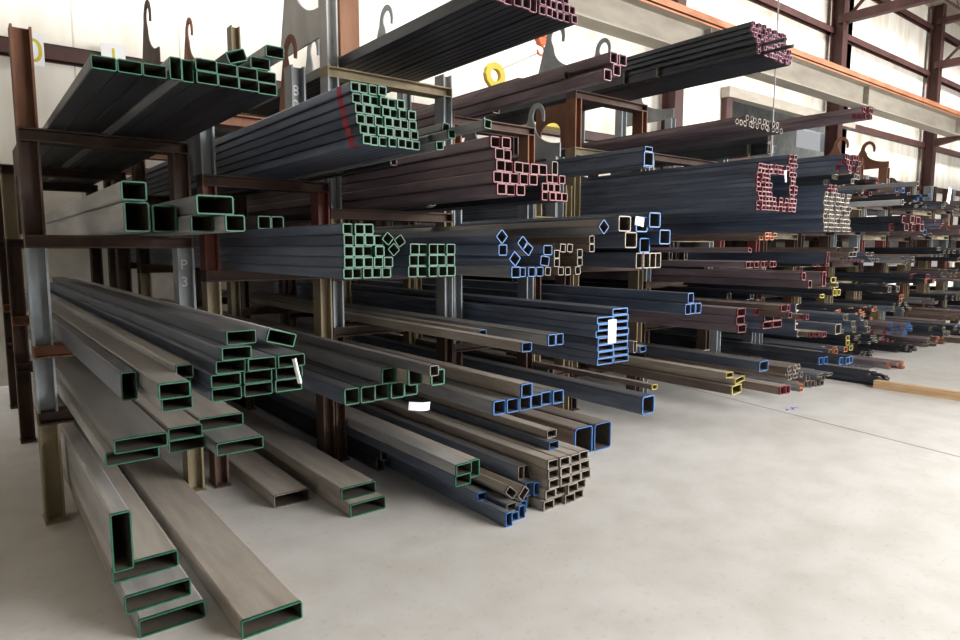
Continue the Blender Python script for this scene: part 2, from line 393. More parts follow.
# level .66
g = 'flat green ended tubes on lowest shelf'
put(.535, 3.17, .66+.029, .215, .058, 5.7, 'pale_steel', 'green_paint', 'thin flat tube lowest on the bottom shelf at far left', g)
put(.565, 3.13, .66+.058+.032, .215, .062, 5.7, 'grey_steel', 'green_paint', 'wide flat grey tube topmost of two on bottom shelf left', g)
put(.77, 3.20, .66+.03, .16, .058, 5.6, 'tan_steel', 'green_paint', 'dusty brown flat tube between the wide grey tube and the broad one', g)
put(.765, 3.2, .66+.058+.03, .15, .058, 5.6, 'tan_steel', 'green_paint', 'dusty brown tube above another, right of the wide grey tube', g)
put(.958, 3.02, .66+.029, .215, .058, 5.8, 'grey_steel', 'green_paint', 'pale flat tube jutting out of the bottom shelf, rightmost', g)
put(.952, 3.28, .66+.058+.032, .215, .062, 5.5, 'tan_steel', 'green_paint', 'wide brown flat tube behind and above the pale jutting tube', g)
# level 1.05
g = 'green ended tubes in the middle shelf pile'
put(.447, 2.64, 1.05+.052, .052, .104, 6.0, 'blue_steel', 'green_paint', 'narrow tube on edge, leftmost in the middle shelf pile', g)
put(.545, 2.37, 1.05+.026, .10, .05, 6.1, 'pale_steel', 'green_paint', 'bright flat tube lowest of pair near pile left side', g)
put(.53, 2.33, 1.05+.05+.028, .10, .055, 6.2, 'grey_steel', 'green_paint', 'dark topped flat tube resting on a bright flat tube', g)
put(.605+.02, 2.6, 1.05+.04, .05, .08, 6.0, 'dark_steel', 'green_paint', 'dark narrow tube behind pair of flat tubes in pile', g)
put(.61, 2.52, 1.05+.08+.026, .06, .05, 6.0, 'pale_steel', 'green_paint', 'slim tube with bright top left of the big pile', g)
rows(2.42, 1.05, [(211, 306, 3), (211, 306, 3), (216, 305, 3), (221, 250, 1)], 'green_paint', 'blue_steel', 'middle shelf pile', h=.049, w=.108)
o = put(.80, 2.46, 1.05+.196+.028, .11, .052, 6.0, 'blue_steel', 'green_paint', 'blue grey flat tube lying on top of the pile', g)
put(1.0, 2.58, 1.05+.147+.05, .12, .055, 6.0, 'pale_steel', 'green_paint', 'tilted pale tube leaning down off the top of the pile', g, rot=16)
# level 1.68
g = 'large box tubes beside the leftmost rack post'
Yb = 3.5
put(.668, Yb, 1.68+.073, .113, .145, 5.3, 'pale_steel', 'green_paint', 'large pale box tube, leftmost on the shelf by the post', g)
put(.652, Yb-.05, 1.68+.146+.045, .11, .09, 5.4, 'pale_steel', 'green_paint', 'pale box tube lying on top of the largest box tube', g)
put(.79, Yb, 1.68+.068, .112, .135, 5.3, 'dark_steel', 'green_paint', 'large dark box tube, second on the shelf by the post', g)
put(.905, 3.28, 1.68+.042, .105, .08, 5.4, 'pale_steel', 'green_paint', 'light small box tube, third along the post shelf', g) 
put(.95, 3.22, 1.68+.084+.047, .17, .09, 5.2, 'grey_steel', 'green_paint', 'grey box tube lying across two small ones on post shelf', g)
put(1.007, 3.12, 1.68+.04, .09, .078, 5.3, 'pale_steel', 'green_paint', 'light box tube, fourth along the post shelf', g)
put(1.43, 3.9, 1.69+.0475, .078, .078, 4.9, 'dark_steel', 'green_paint', 'left of two green square tubes lying on the dark square bundle', g)
put(1.51, 3.9, 1.69+.0475, .078, .078, 4.9, 'dark_steel', 'green_paint', 'right of two green square tubes lying on the dark square bundle', g)
# level 2.27
g = 'green ended rectangular tubes on the top left shelf'
zt1 = 2.27
specs = [(91,110,3.0),(111,129,3.0),(130,148,2.95)]
def top(px0, px1, row, lab, Y=2.9, rot=0, w=.085, h=.048, steel='dark_steel', zz=None):
    z = zt1 + row*h if zz is None else zz
    x0 = xat(px0, Y, z)
    put(x0+w/2, Y, z+h/2, w-.001, h-.001, 5.9, steel, 'green_paint', lab, g, rot)
Yt = 2.88
X0 = xat(91, Yt, zt1)
for k, nm in enumerate(('leftmost', 'second from left', 'third from left')):
    put(X0+.0435+k*.088, Yt, zt1+.027, .086, .05, 5.9, 'dark_steel', 'green_paint', 'flat tube, %s of three side by side, on the top shelf' % nm, g)
X1 = X0+.27
put(X1+.024, Yt-.01, zt1+.045, .046, .088, 5.9, 'grey_steel', 'green_paint', 'tube on its narrow edge, left of two upright, top left shelf', g)
put(X1+.072, Yt, zt1+.045, .046, .088, 5.9, 'dark_steel', 'green_paint', 'tube on its narrow edge, right of two upright, top left shelf', g)
X2 = X1+.1
for r in range(2):
    for k in range(4):
        put(X2+.043+k*.087+ (.0 if r == 0 else -.003), Yt+random.uniform(-.02, .02), zt1+.0255+.05*r, .085, .049, 5.9, 'dark_steel', 'green_paint',
            'top left shelf right group, %s flat tube in %s' % (ORD[k], ('bottom row', 'second row up')[r]), g, rot=0)
put(X2+.17, Yt, zt1+.135, .082, .05, 5.9, 'dark_steel', 'green_paint', 'tilted flat tube riding on the right group of top shelf tubes', g, rot=-20)
put(X2+.27, Yt, zt1+.127, .085, .05, 5.9, 'dark_steel', 'green_paint', 'third tier flat tube next to the tilted one, top left shelf', g)
put(X2+.325, Yt-.03, zt1+.177, .082, .05, 5.9, 'grey_steel', 'green_paint', 'highest flat tube of the top left shelf load', g)

# --- stack 2
g = 'rusty flat tubes on the floor in shade'
put(1.53, 3.86, .0405, .23, .08, 5.0, 'tan_steel', 'bare_cut', 'rusty flat tube on the shaded floor, left of two piles', g)
put(1.84, 3.44, .0405, .24, .08, 5.4, 'tan_steel', 'green_paint', 'rusty flat tube on the shaded floor, bottom of the pair', g)
put(1.82, 3.52, .1215, .235, .078, 5.3, 'tan_steel', 'green_paint', 'rusty flat tube on the shaded floor, top of the pair', g)
rows(3.12, .77, [(345, 418, 5)], 'green_paint', 'blue_steel', 'shelf with the curved white tag', h=.092, L=5.5)
put(1.99, 2.90, .77+.093+.045, .088, .088, 5.4, 'tan_steel', 'green_paint', 'dusty square tube, right of three above the row of five', g+' shelf')
put(1.80, 3.10, .77+.093+.045, .088, .088, 5.5, 'grey_steel', 'green_paint', 'dusty square tube, left of three above the row of five', g+' shelf')
put(1.895, 2.98, .77+.093+.045, .088, .088, 5.4, 'tan_steel', 'green_paint', 'dusty square tube, middle of three above the row of five', g+' shelf')
Zg = 1.46
rows(2.78, Zg, [(343, 392, 5), (343, 392, 5), (343, 384, 4), (343, 384, 4), (343, 375, 3)], 'green_paint', 'blue_steel', 'big dark square bundle', t=.006)
wg = .054
for k, (px, py, rt, l) in enumerate(((388, 240, 40, 'left of two'), (400, 241, 55, 'right of two'), (394, 250, 48, 'below two'))):
    P = ony(px, py, 2.76); put(P[0], 2.76, P[2], .048, .048, 5.9, 'dark_steel', 'green_paint', 'diagonal small square tube %s others beside the green square bundle' % l, 'diagonal green tubes', rot=rt)
rows(2.76, Zg, [(409, 455, 5), (409, 455, 5), (409, 455, 5)], 'green_paint', 'blue_steel', 'three tier green bundle', t=.005)
Zb = 2.08
rows(2.76, Zb, [(362, 421, 7), (359, None, 7), (357, None, 7), (355, None, 7), (353, None, 6), (350, None, 4)], 'green_paint', 'blue_steel', 'red striped bundle', t=.006, stripe=True)
# red paint stripe across the side of that bundle
xa = xat(362, 2.76, Zb)
for px, py, Y, l in ((446, 122, 2.74, 'topmost of five'), (433, 134, 2.8, 'second down of five'), (452, 134, 2.66, 'third down of five'), (440, 143, 2.7, 'fourth down of five'), (488, 124, 2.48, 'farthest right')):
    P = ony(px, py, Y); put(P[0], Y, P[2], .042, .042, 5.4, 'grey_steel', 'green_paint', 'loose small square tube, %s strays past red striped bundle' % l, 'stray green tubes', rot=random.uniform(-6, 6))

# --- stack 3
g = 'mixed tubes lying on the floor in the middle'
put(2.285, 3.06, .25+.035, .115, .07, 5.6, 'pale_steel', 'green_paint', 'pale green flat tube, upper of two stacked near floor', g)
put(2.285, 3.07, .181+.034, .115, .068, 5.6, 'blue_steel', 'green_paint', 'blue grey flat tube, lower of two stacked near floor', g)
put(2.39, 3.10, .20+.055, .09, .11, 5.6, 'tan_steel', 'green_paint', 'tan square tube right of two stacked flat tubes', g)
def fl(px, py, w, h, rot, steel, tip, lab, Y=2.8, L=5.9):
    P = ony(px, py, Y)
    put(P[0], Y, max(P[2], (abs(math.cos(math.radians(rot)))*h+abs(math.sin(math.radians(rot)))*w)/2+.001), w, h, L, steel, tip, lab, g, rot)
for x_, Y_, z_, w_, h_, ro_, st_, tp_, lb_ in (
 (2.385, 2.76, 0, .05, .085, 0, 'blue_steel', 'blue_paint', 'blue tube on edge at front of messy floor heap'),
 (2.455, 2.80, 0, .075, .055, 0, 'blue_steel', 'blue_paint', 'bright blue flat tube low in messy floor heap'),
 (2.52, 2.80, 0, .05, .08, 0, 'blue_steel', 'blue_paint', 'blue tube on edge right of low flat blue tube'),
 (2.455, 2.82, .056, .075, .05, 0, 'blue_steel', 'bare_cut', 'bare flat tube lying over blue tubes in heap'),
 (2.375, 3.0, .086, .07, .05, 0, 'blue_steel', 'blue_paint', 'dull blue tube at heap left under leaning bare tube'),
 (2.487, 2.86, .106, .05, .08, -48, 'tan_steel', 'bare_cut', 'leftmost leaning bare tube in messy floor heap'),
 (2.57, 2.84, .082, .05, .08, 45, 'tan_steel', 'bare_cut', 'bare tube leaning right against heap centre'),
 (2.575, 2.85, 0, .05, .08, 0, 'blue_steel', 'blue_paint', 'vivid blue tube on edge low beside brown square bundle'),
 (2.63, 2.9, 0, .045, .085, 0, 'blue_steel', 'blue_paint', 'upright blue tube second from brown bundle in heap'),
 (2.68, 2.9, 0, .045, .085, 0, 'grey_steel', 'bare_cut', 'upright grey tube right of the upright blue one'),
 (2.645, 2.88, .086, .045, .085, 0, 'blue_steel', 'blue_paint', 'blue tube stood upon the upright ones in heap'),
 (2.694, 2.86, .086, .045, .08, 0, 'blue_steel', 'blue_paint', 'brightest blue tube upon upright ones beside brown bundle'),
 (2.645, 2.95, .172, .045, .085, 0, 'blue_steel', 'bare_cut', 'bare ended tube standing at top left of heap'),
 (2.693, 2.95, .172, .045, .085, 0, 'grey_steel', 'bare_cut', 'bare ended tube standing at top right of heap')):
    a_ = math.radians(abs(ro_)); put(x_, Y_, z_+(w_*math.sin(a_)+h_*math.cos(a_))/2, w_, h_, 5.8, st_, tp_, lb_, g, ro_)
rows(2.80, 0.0, [(543, 584, 4), (546, 586, 4), (549, 590, 4), (549, 590, 4), (549, 590, 4)], 'bare_cut', 'tan_steel', 'brown floor bundle', h=.062, t=.008)
put(xat(554, 2.95, .38), 2.95, .33+.03, .085, .052, 5.6, 'blue_steel', 'blue_paint', 'lone blue flat tube lying on the brown bundle', g)
put(xat(552, 3.02, .45), 3.02, .39+.028, .085, .052, 5.6, 'tan_steel', 'bare_cut', 'brown tube lying above the lone blue flat tube', g)
rows(2.86, .64, [(494, 563, 6)], 'blue_paint', 'grey_steel', 'low blue shelf', h=.085)
put(xat(527, 2.82, .77), 2.82, .64+.0852+.0435, .088, .085, 5.9, 'tan_steel', 'blue_paint', 'single blue tube riding on top of the low blue row', 'low blue shelf')
put(xat(440, 2.7, .95), 2.75, .98, .055, .055, 5.9, 'grey_steel', 'bare_cut', 'diamond turned bare square tube beside the curved tag shelf', 'odd tubes')
put(xat(552, 2.8, 1.05), 2.8, 1.02+.036, .062, .07, 6, 'grey_steel', 'blue_paint', 'blue tube, left of touching pair under mid racks', 'blue pair')
put(xat(552, 2.8, 1.05)+.066, 2.8, 1.02+.036, .062, .07, 6, 'grey_steel', 'blue_paint', 'blue tube, right of touching pair under mid racks', 'blue pair')
put(xat(527, 2.72, 1.05), 2.72, 1.02+.028, .075, .055, 6, 'tan_steel', 'blue_paint', 'lone flat blue tube left of the touching blue pair', 'blue pair')
put(xat(483, 3.3, .98), 3.3, 1.02+.03, .06, .06, 5.4, 'tan_steel', 'blue_paint', 'set back tube left of the lone flat blue tube', 'blue pair')
# blue ones at 1.47
Z = 1.47; g3 = 'blue square tubes in middle shelf'
def sg(px, py, w, h, rot, steel, tip, lab, Y=2.75, L=5.9, gg=g3):
    P = ony(px, py, Y); return put(P[0], Y, P[2], w, h, L, steel, tip, lab, gg, rot)
sg(516, 275, .066, .062, 0, 'grey_steel', 'blue_paint', 'lowest blue square tube at left of crowded blue shelf')
sg(515, 261, .062, .062, 40, 'blue_steel', 'blue_paint', 'diamond turned blue tube just above the lowest one', 2.73)
sg(503, 250, .06, .06, 0, 'blue_steel', 'blue_paint', 'upper left blue tube beneath a diamond turned one')
sg(502, 239, .06, .06, 45, 'blue_steel', 'blue_paint', 'top left diamond turned blue tube, crowded shelf')
sg(523, 238, .06, .06, 45, 'blue_steel', 'blue_paint', 'top middle diamond turned blue tube, crowded shelf')
sg(528, 249, .06, .06, 35, 'grey_steel', 'blue_paint', 'central turned blue tube under top middle diamond')
sg(548, 245, .07, .058, 0, 'blue_steel', 'blue_paint', 'blue square tube, upper one right of centre', 2.8)
sg(545, 256, .07, .058, 8, 'blue_steel', 'blue_paint', 'blue square tube, lower one right of centre', 2.8)
for k, px in enumerate((522, 532, 540)):
    sg(px, 268, .056, .056, 0, 'blue_steel', 'blue_paint', 'bottom row small blue tube, %s from crowded shelf left' % ORD[k], 2.8)
sg(604, 228, .068, .068, 45, 'grey_steel', 'blue_paint', 'long diamond turned blue tube above brown square group', 2.68)
for k, (px, py) in enumerate(((592, 239), (592, 248), (580, 248), (570, 248), (563, 248), (557, 248), (580, 256), (548, 268), (561, 267), (568, 267), (578, 267), (557, 258))):
    sg(px, py, .046, .05, random.uniform(-6, 6), 'brown_steel', 'bare_cut', 'small brown bare tube, %s counted among brown group beside blues' % ORD[k], 2.83, 5.7, 'brown small tubes')
# red bundle at 1.9
Zr = 1.895
w7 = .062
rows(2.78, Zr, [(497, 524, 3), (492, None, 5), (495, None, 6), (494, None, 2), (491, None, 2)], 'red_paint', 'mauve_steel', 'left red bundle', t=.006, h=.062)
rows(2.95, Zr+.02, [(542, 567, 4), (542, None, 3), (546, None, 3)], 'red_paint', 'dark_steel', 'right red bundle', t=.006)
sg(555, 167, .05, .08, 0, 'grey_steel', 'bare_cut', 'grey tube lying over the dark red ended bundles', 2.95, 5.9, 'odd tubes')
# dark bundle on the highest shelf (2.9)
Zd = 2.9
rows(2.78, Zd, [(540, 577, 6), (539, None, 6), (538, None, 5)], 'pink_paint', 'dark_steel', 'highest dark load', t=.004, w=.048)
rows(2.78, Zd-.0, [(487, 538, 6)], 'pink_paint', 'dark_steel', 'highest dark load left side', t=.004, h=.08)
# --- stack 4
rows(3.41, 0, [(576, 613, 2)], 'blue_paint', 'brown_steel', 'big box pair on floor', h=.22, w=.198, L=5.4, t=.008)
put(3.70, 2.80, .45+.068, .135, .132, 6.0, 'blue_steel', 'blue_paint', 'big blue box tube jutting out above floor alone', 'odd tubes')
Zs = .80
rows(3.0, Zs, [(597, 628, 2)]*6 + [(597, 628, 2), (612, 628, 1)], 'blue_paint', 'blue_steel', 'tall blue stack', h=.048, t=.007)
sg(635, 347, .035, .085, 0, 'grey_steel', 'bare_cut', 'narrow bare tube on edge right of tall blue stack', 3.0)
sg(643, 349, .07, .045, -4, 'tan_steel', 'blue_paint', 'small flat tube right of narrow bare tube', 3.0)
rows(2.8, 1.47, [(636, 662, 4)], 'bare_cut', 'blue_steel', 'lowest right blue shelf', h=.105, t=.006)
sg(631, 240, .12, .105, 0, 'blue_steel', 'bare_cut', 'bare tall tube left in row under white tag', 2.78)
sg(645, 241, .11, .10, 0, 'dark_steel', 'blue_paint', 'dark middle tube in row under white tag', 2.85)
sg(665, 237, .12, .10, 0, 'blue_steel', 'blue_paint', 'blue lined tube rightmost in row under white tag', 2.78)
sg(625, 220, .12, .10, 0, 'blue_steel', 'bare_cut', 'tube left of the white tag on top row', 2.76)
sg(642, 221, .12, .10, 0, 'dark_steel', 'blue_paint', 'tube behind the white tag on top row', 2.78)
sg(655, 220, .12, .10, 0, 'blue_steel', 'blue_paint', 'tube right of the white tag on top row', 2.76)
# blue beam tubes 2.15
sg(649, 153, .10, .095, 0, 'blue_steel', 'blue_paint', 'bold blue ended box tube high in middle racks', 2.8, 5.9, 'high blue tubes')
sg(649, 143.5, .08, .032, 0, 'blue_steel', 'blue_paint', 'flat blue tube on top of bold blue box tube', 2.8, 5.9, 'high blue tubes')
sg(648, 164, .09, .012, 0, 'blue_steel', 'blue_paint', 'thin blue strip tube beneath bold blue box tube', 2.78, 5.9, 'high blue tubes')
# four mauve
for k, (px, py, nm) in enumerate(((608, 69, 'lower left'), (617, 70, 'lower right'), (614, 57, 'upper left'), (623, 60, 'upper right'))):
    sg(px, py, .072, .072, 0, 'mauve_steel', 'pink_paint', 'purple brown square tube, %s of four beneath crane girder' % nm, 2.95, 5.8, 'four mauve tubes')
sg(567, 76, .05, .05, 0, 'mauve_steel', 'bare_cut', 'shorter mauve tube alongside the four, ending nearer them', 3.3, 5.5, 'four mauve tubes')
sg(521, 79, .05, .03, 0, 'mauve_steel', 'bare_cut', 'shortest thin mauve tube beside the four purple tubes', 3.9, 4.9, 'four mauve tubes')
# --- stack 5
rows(2.95, 1.10, [(684, 701, 3), (689, None, 1)], 'blue_paint', 'blue_steel', 'small blue group', h=.082)
rows(2.95, .80, [(640, 655, 3)], 'bare_cut', 'brown_steel', 'dark shelf behind blue stack', L=5.6) if False else None
# --- stack 6
sg(730, 375, .10, .045, 0, 'tan_steel', 'yellow_paint', 'small yellow ended tube, left of three near floor', 2.88, 5.9, 'yellow tubes')
sg(740, 377, .14, .045, -8, 'tan_steel', 'yellow_paint', 'yellow ended flat tube, middle and tilted', 2.88, 5.9, 'yellow tubes')
sg(737, 389, .14, .075, -4, 'brown_steel', 'yellow_paint', 'yellow ended square tube, lowest of three near floor', 2.88, 5.9, 'yellow tubes')
sg(655, 387, .06, .04, 0, 'brown_steel', 'yellow_paint', 'pale ended tube behind the big blue box tube', 3.1, 5.6, 'yellow tubes')
sg(764, 366, .14, .085, 0, 'blue_steel', 'blue_paint', 'light blue box tube alone near floor, far side', 2.75, 5.9, 'odd tubes')
Y6 = 2.82
rows(Y6, .93, [(737, 745, 1), (737, 745, 1), (738, None, 1)], 'red_paint', 'mauve_steel', 'red column of three', h=.066)
rows(Y6, .93, [(763, 781, 2), (764, None, 2)], 'red_paint', 'blue_steel', 'two by two red ends', h=.06)
sg(757, 312, .065, .055, 0, 'blue_steel', 'red_paint', 'red ended tube lying above column of three', Y6, 5.9, 'odd tubes')
rows(2.8, 1.45, [(745, 776, 8)], 'red_paint', 'mauve_steel', 'low row of little reds', h=.05)
sg(750, 250, .05, .03, 20, 'mauve_steel', 'red_paint', 'tilted red tube on row of little reds', 2.75, 5.9, 'odd tubes')
rows(2.72, 1.905, [(758, 797, 12)]*3, 'red_paint', 'blue_steel', 'great red square bundle base', h=.036, t=.0045)
zz = 1.905+.1085
gw = (xat(797, 2.72, 1.95)-xat(758, 2.72, 1.95))/12
rows(2.72, zz, [(758, None, 4)]*5, 'red_paint', 'blue_steel', 'great red bundle left wall', h=.036, w=gw, t=.0045)
rows(2.72, zz, [(790, None, 2)]*10, 'red_paint', 'blue_steel', 'great red bundle right wall', h=.036, w=gw, t=.0045)
rows(2.72, zz+5*.0364, [(758, None, 9), (758, None, 9)], 'red_paint', 'blue_steel', 'great red bundle roof', h=.036, w=gw, t=.0045)
# filling stack 5/6: long pink ended bundle up high
rows(2.80, 3.10, [(764, 792, 12), (758, 792, 14), (756, 790, 14), (754, 788, 14), (753, 787, 13), (752, 786, 13)], 'pink_paint', 'dark_steel', 'long high pink bundle', h=.037, t=.004)
sg(787, 38, .022, .022, 0, 'dark_steel', 'bare_cut', 'thin dark rod upper of two poking past pink bundle', 2.6, 5.9, 'thin rods')
sg(794, 43, .022, .022, 0, 'dark_steel', 'bare_cut', 'thin dark rod lower of two poking past pink bundle', 2.55, 5.9, 'thin rods')
# slim round tubes 2.53
rows(2.9, 2.57, [(735, 783, 12), (745, 780, 8)], 'bare_cut', 'mauve_steel', 'slim round tubes', w=.045, h=.045, shape='round')
# --- stack 7
rows(2.68, 1.76, [(824, 850, 12)]*9, 'bare_cut', 'blue_steel', 'pale grid bundle', h=.038, t=.004)
rows(2.68, 1.76+9*.0382, [(828, None, 5), (830, None, 3)], 'red_paint', 'blue_steel', 'red cap upon pale grid', w=.04, h=.035)
rows(2.92, .79, [(796, None, 1)]*5, 'bare_cut', 'blue_steel', 'channel stack', w=.05, h=.062, shape='channel')
rows(2.95, .39, [(787, 802, 5), (786, 801, 5), (786, 800, 5)], 'bare_cut', 'brown_steel', 'round end cluster', shape='round', h=.04)
sg(800, 372, .05, .012, 0, 'brown_steel', 'bare_cut', 'rusty bar over cluster of round tubes', 2.8, 5.9, 'odd tubes') if False else None
def far(px, py, w, h, n, r, steel, tip, phrase, Y=2.8, L=5.9, shape='box', tips=None):
    P = ony(px, py, Y)
    x1 = w*n
    return rows(Y, P[2], [(px, None, n)]*r, tip, steel, phrase, w=w, h=h, L=L, shape=shape, tips=tips, jit=.05)
far(822, 378, .12, .03, 2, 1, 'blue_steel', 'bare_cut', 'dark blue bars past round cluster', 2.95)
far(783, 396, .07, .07, 2, 1, 'brown_steel', 'red_paint', 'lowest long rusty pair', 2.62)
far(785, 318, .05, .05, 2, 2, 'brown_steel', 'red_paint', 'red four over channel stack', 2.62)
far(800, 320, .05, .05, 2, 1, 'brown_steel', 'red_paint', 'red pair right of channel stack', 2.8)
far(812, 338, .05, .05, 4, 1, 'brown_steel', 'red_paint', 'red four above the far floor', 2.8)
far(832, 328, .12, .1, 1, 1, 'blue_steel', 'bare_cut', 'thick blue grey one by reds')
far(760, 240, .05, .03, 5, 2, 'brown_steel', 'orange_paint', 'orange cluster under pale grid')
far(824, 264, .05, .11, 1, 1, 'blue_steel', 'red_paint', 'tall one above far yellow tips')
far(828, 277, .07, .14, 1, 1, 'mauve_steel', 'red_paint', 'tall one below the other tall')
far(808, 280, .07, .07, 1, 2, 'mauve_steel', 'red_paint', 'two stacked left of tall ones')
far(818, 298, .07, .035, 1, 1, 'dark_steel', 'yellow_paint', 'lone yellow tip amid far racks')
far(838, 296, .06, .06, 2, 1, 'dark_steel', 'yellow_paint', 'yellow couple at far racks')
far(859, 118, .05, .05, 4, 2, 'mauve_steel', 'red_paint', 'high far red cluster')
far(842, 168, .05, .05, 6, 3, 'blue_steel', 'red_paint', 'far load under curled hooks')
far(900, 205, .06, .06, 1, 1, 'pale_steel', 'bare_cut', 'long pale pole across column')
far(921, 175, .07, .05, 1, 1, 'grey_steel', 'bare_cut', 'long grey pole across column')

# ------------------------------------------------------------ rack frames
for si in range(7, len(STACKS)):
    x0, x1, lv = STACKS[si][:3]
    for li, z in enumerate(lv + [.0]):
        xx = x0+.11; Yf = max(3.1 if z > 1 else 3.45, min(4.0, 3.5+.12*(x0-8.3))) + random.uniform(-.35, .35); q = 0
        while xx < x1-.2 and q < 2:
            w_ = random.choice([.05, .06, .07, .09, .12]); h_ = w_*random.choice([.9, .7, .5]); n_ = random.randint(3, 6); r_ = random.randint(1, max(1, min(4, int(.2/h_))))
            n_ = min(n_, int((x1-.1-xx)/w_))
            if n_ < 1: break
            tp = random.choice(['red_paint', 'red_paint', 'blue_paint', 'yellow_paint', 'orange_paint', 'bare_cut', 'bare_cut', 'bare_cut', 'bare_cut', 'bare_cut'])
            stl = random.choice(['blue_steel', 'dark_steel', 'mauve_steel', 'grey_steel', 'brown_steel', 'dark_steel', 'dark_steel'])
            Yq = Yf + random.uniform(-.3, .3)
            for rr in range(r_):
                for k_ in range(n_):
                    c_ = TIPN[tp]; kd = 'square' if abs(w_-h_) < .2*w_ else 'flat'
                    shelf = ('on the floor' if z == 0 else ORD[li]+' shelf up')
                    lab = f"{c_}-ended {kd} tube, {ORD[k_]} from left, {ORD[rr]} row up, {('left','right')[q]} load, {shelf}, {ORD[si]} rack"
                    put(xx+w_*(k_+.5), Yq+random.uniform(-.12, .12), z+h_*(rr+.5)+.0005, w_-.001, h_-.001, 5.8, stl, tp, lab, 'far rack loads', shape='box')
            xx += w_*n_ + random.uniform(.02, .15); q += 1

# everything rests on what is under it: lower each tube onto a beam or a tube, and where the gap is large a set-back tube fills it
def foot(p):
    x, y, z, w, h, r = p[:6]; a = math.radians(r); c, s_ = abs(math.cos(a)), abs(math.sin(a))
    W2 = (w*c+h*s_)/2; H2 = (w*s_+h*c)/2; return x-W2, x+W2, z-H2, z+H2
BINS = {}
def bins(a, b): return range(int(a/.2)-1, int(b/.2)+2)
order = sorted(range(len(PUT)), key=lambda i: foot(PUT[i])[2])
fill = []
def under(a, b, lo, skip=-1):
    best = 0.0
    for (x0, x1, lv, tl, tr) in STACKS:
        if b > x0 and a < x1:
            for z in lv:
                if z <= lo+.02: best = max(best, z)
    for k_ in bins(a, b):
        for (c, d, t_) in BINS.get(k_, ()):
            if b-.006 > c and a+.006 < d and t_ <= lo+.02: best = max(best, t_)
    return best
for i in order:
    p = PUT[i]; a, b_, lo, hi = foot(p)
    sup = under(a, b_, lo); gap = lo - sup
    if abs(gap) <= .04 or (p[0] > 5.6 and gap < .12):
        OBJ[i].location.z -= gap - .0004; PUT[i] = p[:2] + (p[2]-gap+.0004,) + p[3:]
    elif gap < .45:
        fill.append((p, sup, gap))
    a, b_, lo, hi = foot(PUT[i])
    for k_ in range(int(a/.2), int(b_/.2)+1): BINS.setdefault(k_, []).append((a, b_, hi))
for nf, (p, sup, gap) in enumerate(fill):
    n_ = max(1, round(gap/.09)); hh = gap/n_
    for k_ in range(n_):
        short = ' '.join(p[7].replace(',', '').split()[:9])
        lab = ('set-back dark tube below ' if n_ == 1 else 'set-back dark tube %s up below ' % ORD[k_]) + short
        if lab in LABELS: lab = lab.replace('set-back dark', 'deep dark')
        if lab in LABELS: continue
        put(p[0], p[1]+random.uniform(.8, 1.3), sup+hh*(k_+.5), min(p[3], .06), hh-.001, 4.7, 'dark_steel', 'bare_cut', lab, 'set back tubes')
def post_mesh(mb, x0, x1, y0, y1, z0, z1, t=.012):
    mb.box(x0, x0+t, y0, y1, z0, z1); mb.box(x1-t, x1, y0, y1, z0, z1); mb.box(x0+t, x1-t, (y0+y1)/2-t/2, (y0+y1)/2+t/2, z0, z1)
def hook_profile(d, h):
    """(y, z): shoulder at the near side, horn at the far side curling back toward the near side"""
    o = [(0, 0), (0, h*.28)]
    for i in range(9):      # concave sweep up to the horn
        a = math.pi/2*i/8
        o.append((d*.62*math.sin(a)+.0, h*.28 + (h*.52)*(1-math.cos(a))))
    horn = [(d*.60, h*.86), (d*.52, h*.94), (d*.42, h*.95), (d*.36, h*.90), (d*.40, h*.98), (d*.52, h*1.02), (d*.66, h*1.0), (d*.74, h*.9)]
    return o + horn + [(d*.82, h*.5), (d, 0)]
def hook_mesh(x, y, z, d=.42, h=.5, t=.014, curl=False):
    """built from convex strips so the outline stays clean"""
    b = MB(); n = 10
    sweep = []
    for i in range(n+1):
        a = math.pi/2*i/n
        sweep.append((d*.58*math.sin(a), h*.26 + h*.40*(1-math.cos(a))))
    base = [(p[0], 0) for p in sweep]
    S_ = lambda p: (y+p[0], z+p[1])
    for i in range(n): b.prism([S_(base[i]), S_(base[i+1]), S_(sweep[i+1]), S_(sweep[i])], 'x', x, x+t)
    b.prism([S_((d*.58, 0)), S_((d, 0)), S_((d*.80, h*.66)), S_((d*.58, h*.66))], 'x', x, x+t)
    # horn: band whose centre line bends over toward the near side
    cl = []; R = d*.15
    for i in range(11):
        a = math.radians(0 + 20*i)
        cl.append((d*.69 - R + R*math.cos(a), h*.80 + R*1.3*math.sin(a), a))
    wd = [d*.11*(1-.05*i) for i in range(11)]
    outer = [(d*.80, h*.66)] + [(c[0]+w*.5*math.cos(c[2]), c[1]+w*.5*math.sin(c[2])) for c, w in zip(cl, wd)]
    inner = [(d*.58, h*.66)] + [(c[0]-w*.5*math.cos(c[2]), c[1]-w*.5*math.sin(c[2])) for c, w in zip(cl, wd)]
    b.strip([S_(p) for p in outer], [S_(p) for p in inner], 'x', x, x+t)
    return b
def arch_mesh(x, y0, y1, z0, z1, t=.014, legs=.07, head=.16):
    b = MB(); n = 10; r = (y1-y0)/2 - legs; c = (y0+y1)/2
    zc = z1 - head - r*.7
    b.box(x, x+t, y0, y0+legs, z0, z1); b.box(x, x+t, y1-legs, y1, z0, z1)
    for i in range(n):
        a0 = math.pi*i/n; a1 = math.pi*(i+1)/n
        p0 = (c - r*math.cos(a0), zc + r*.7*math.sin(a0)); p1 = (c - r*math.cos(a1), zc + r*.7*math.sin(a1))
        b.prism([p0, p1, (p1[0], z1), (p0[0], z1)], 'x', x, x+t)
    return b
ROWN = {4.46: 'front', 6.5: 'middle', 8.0: 'rear'}
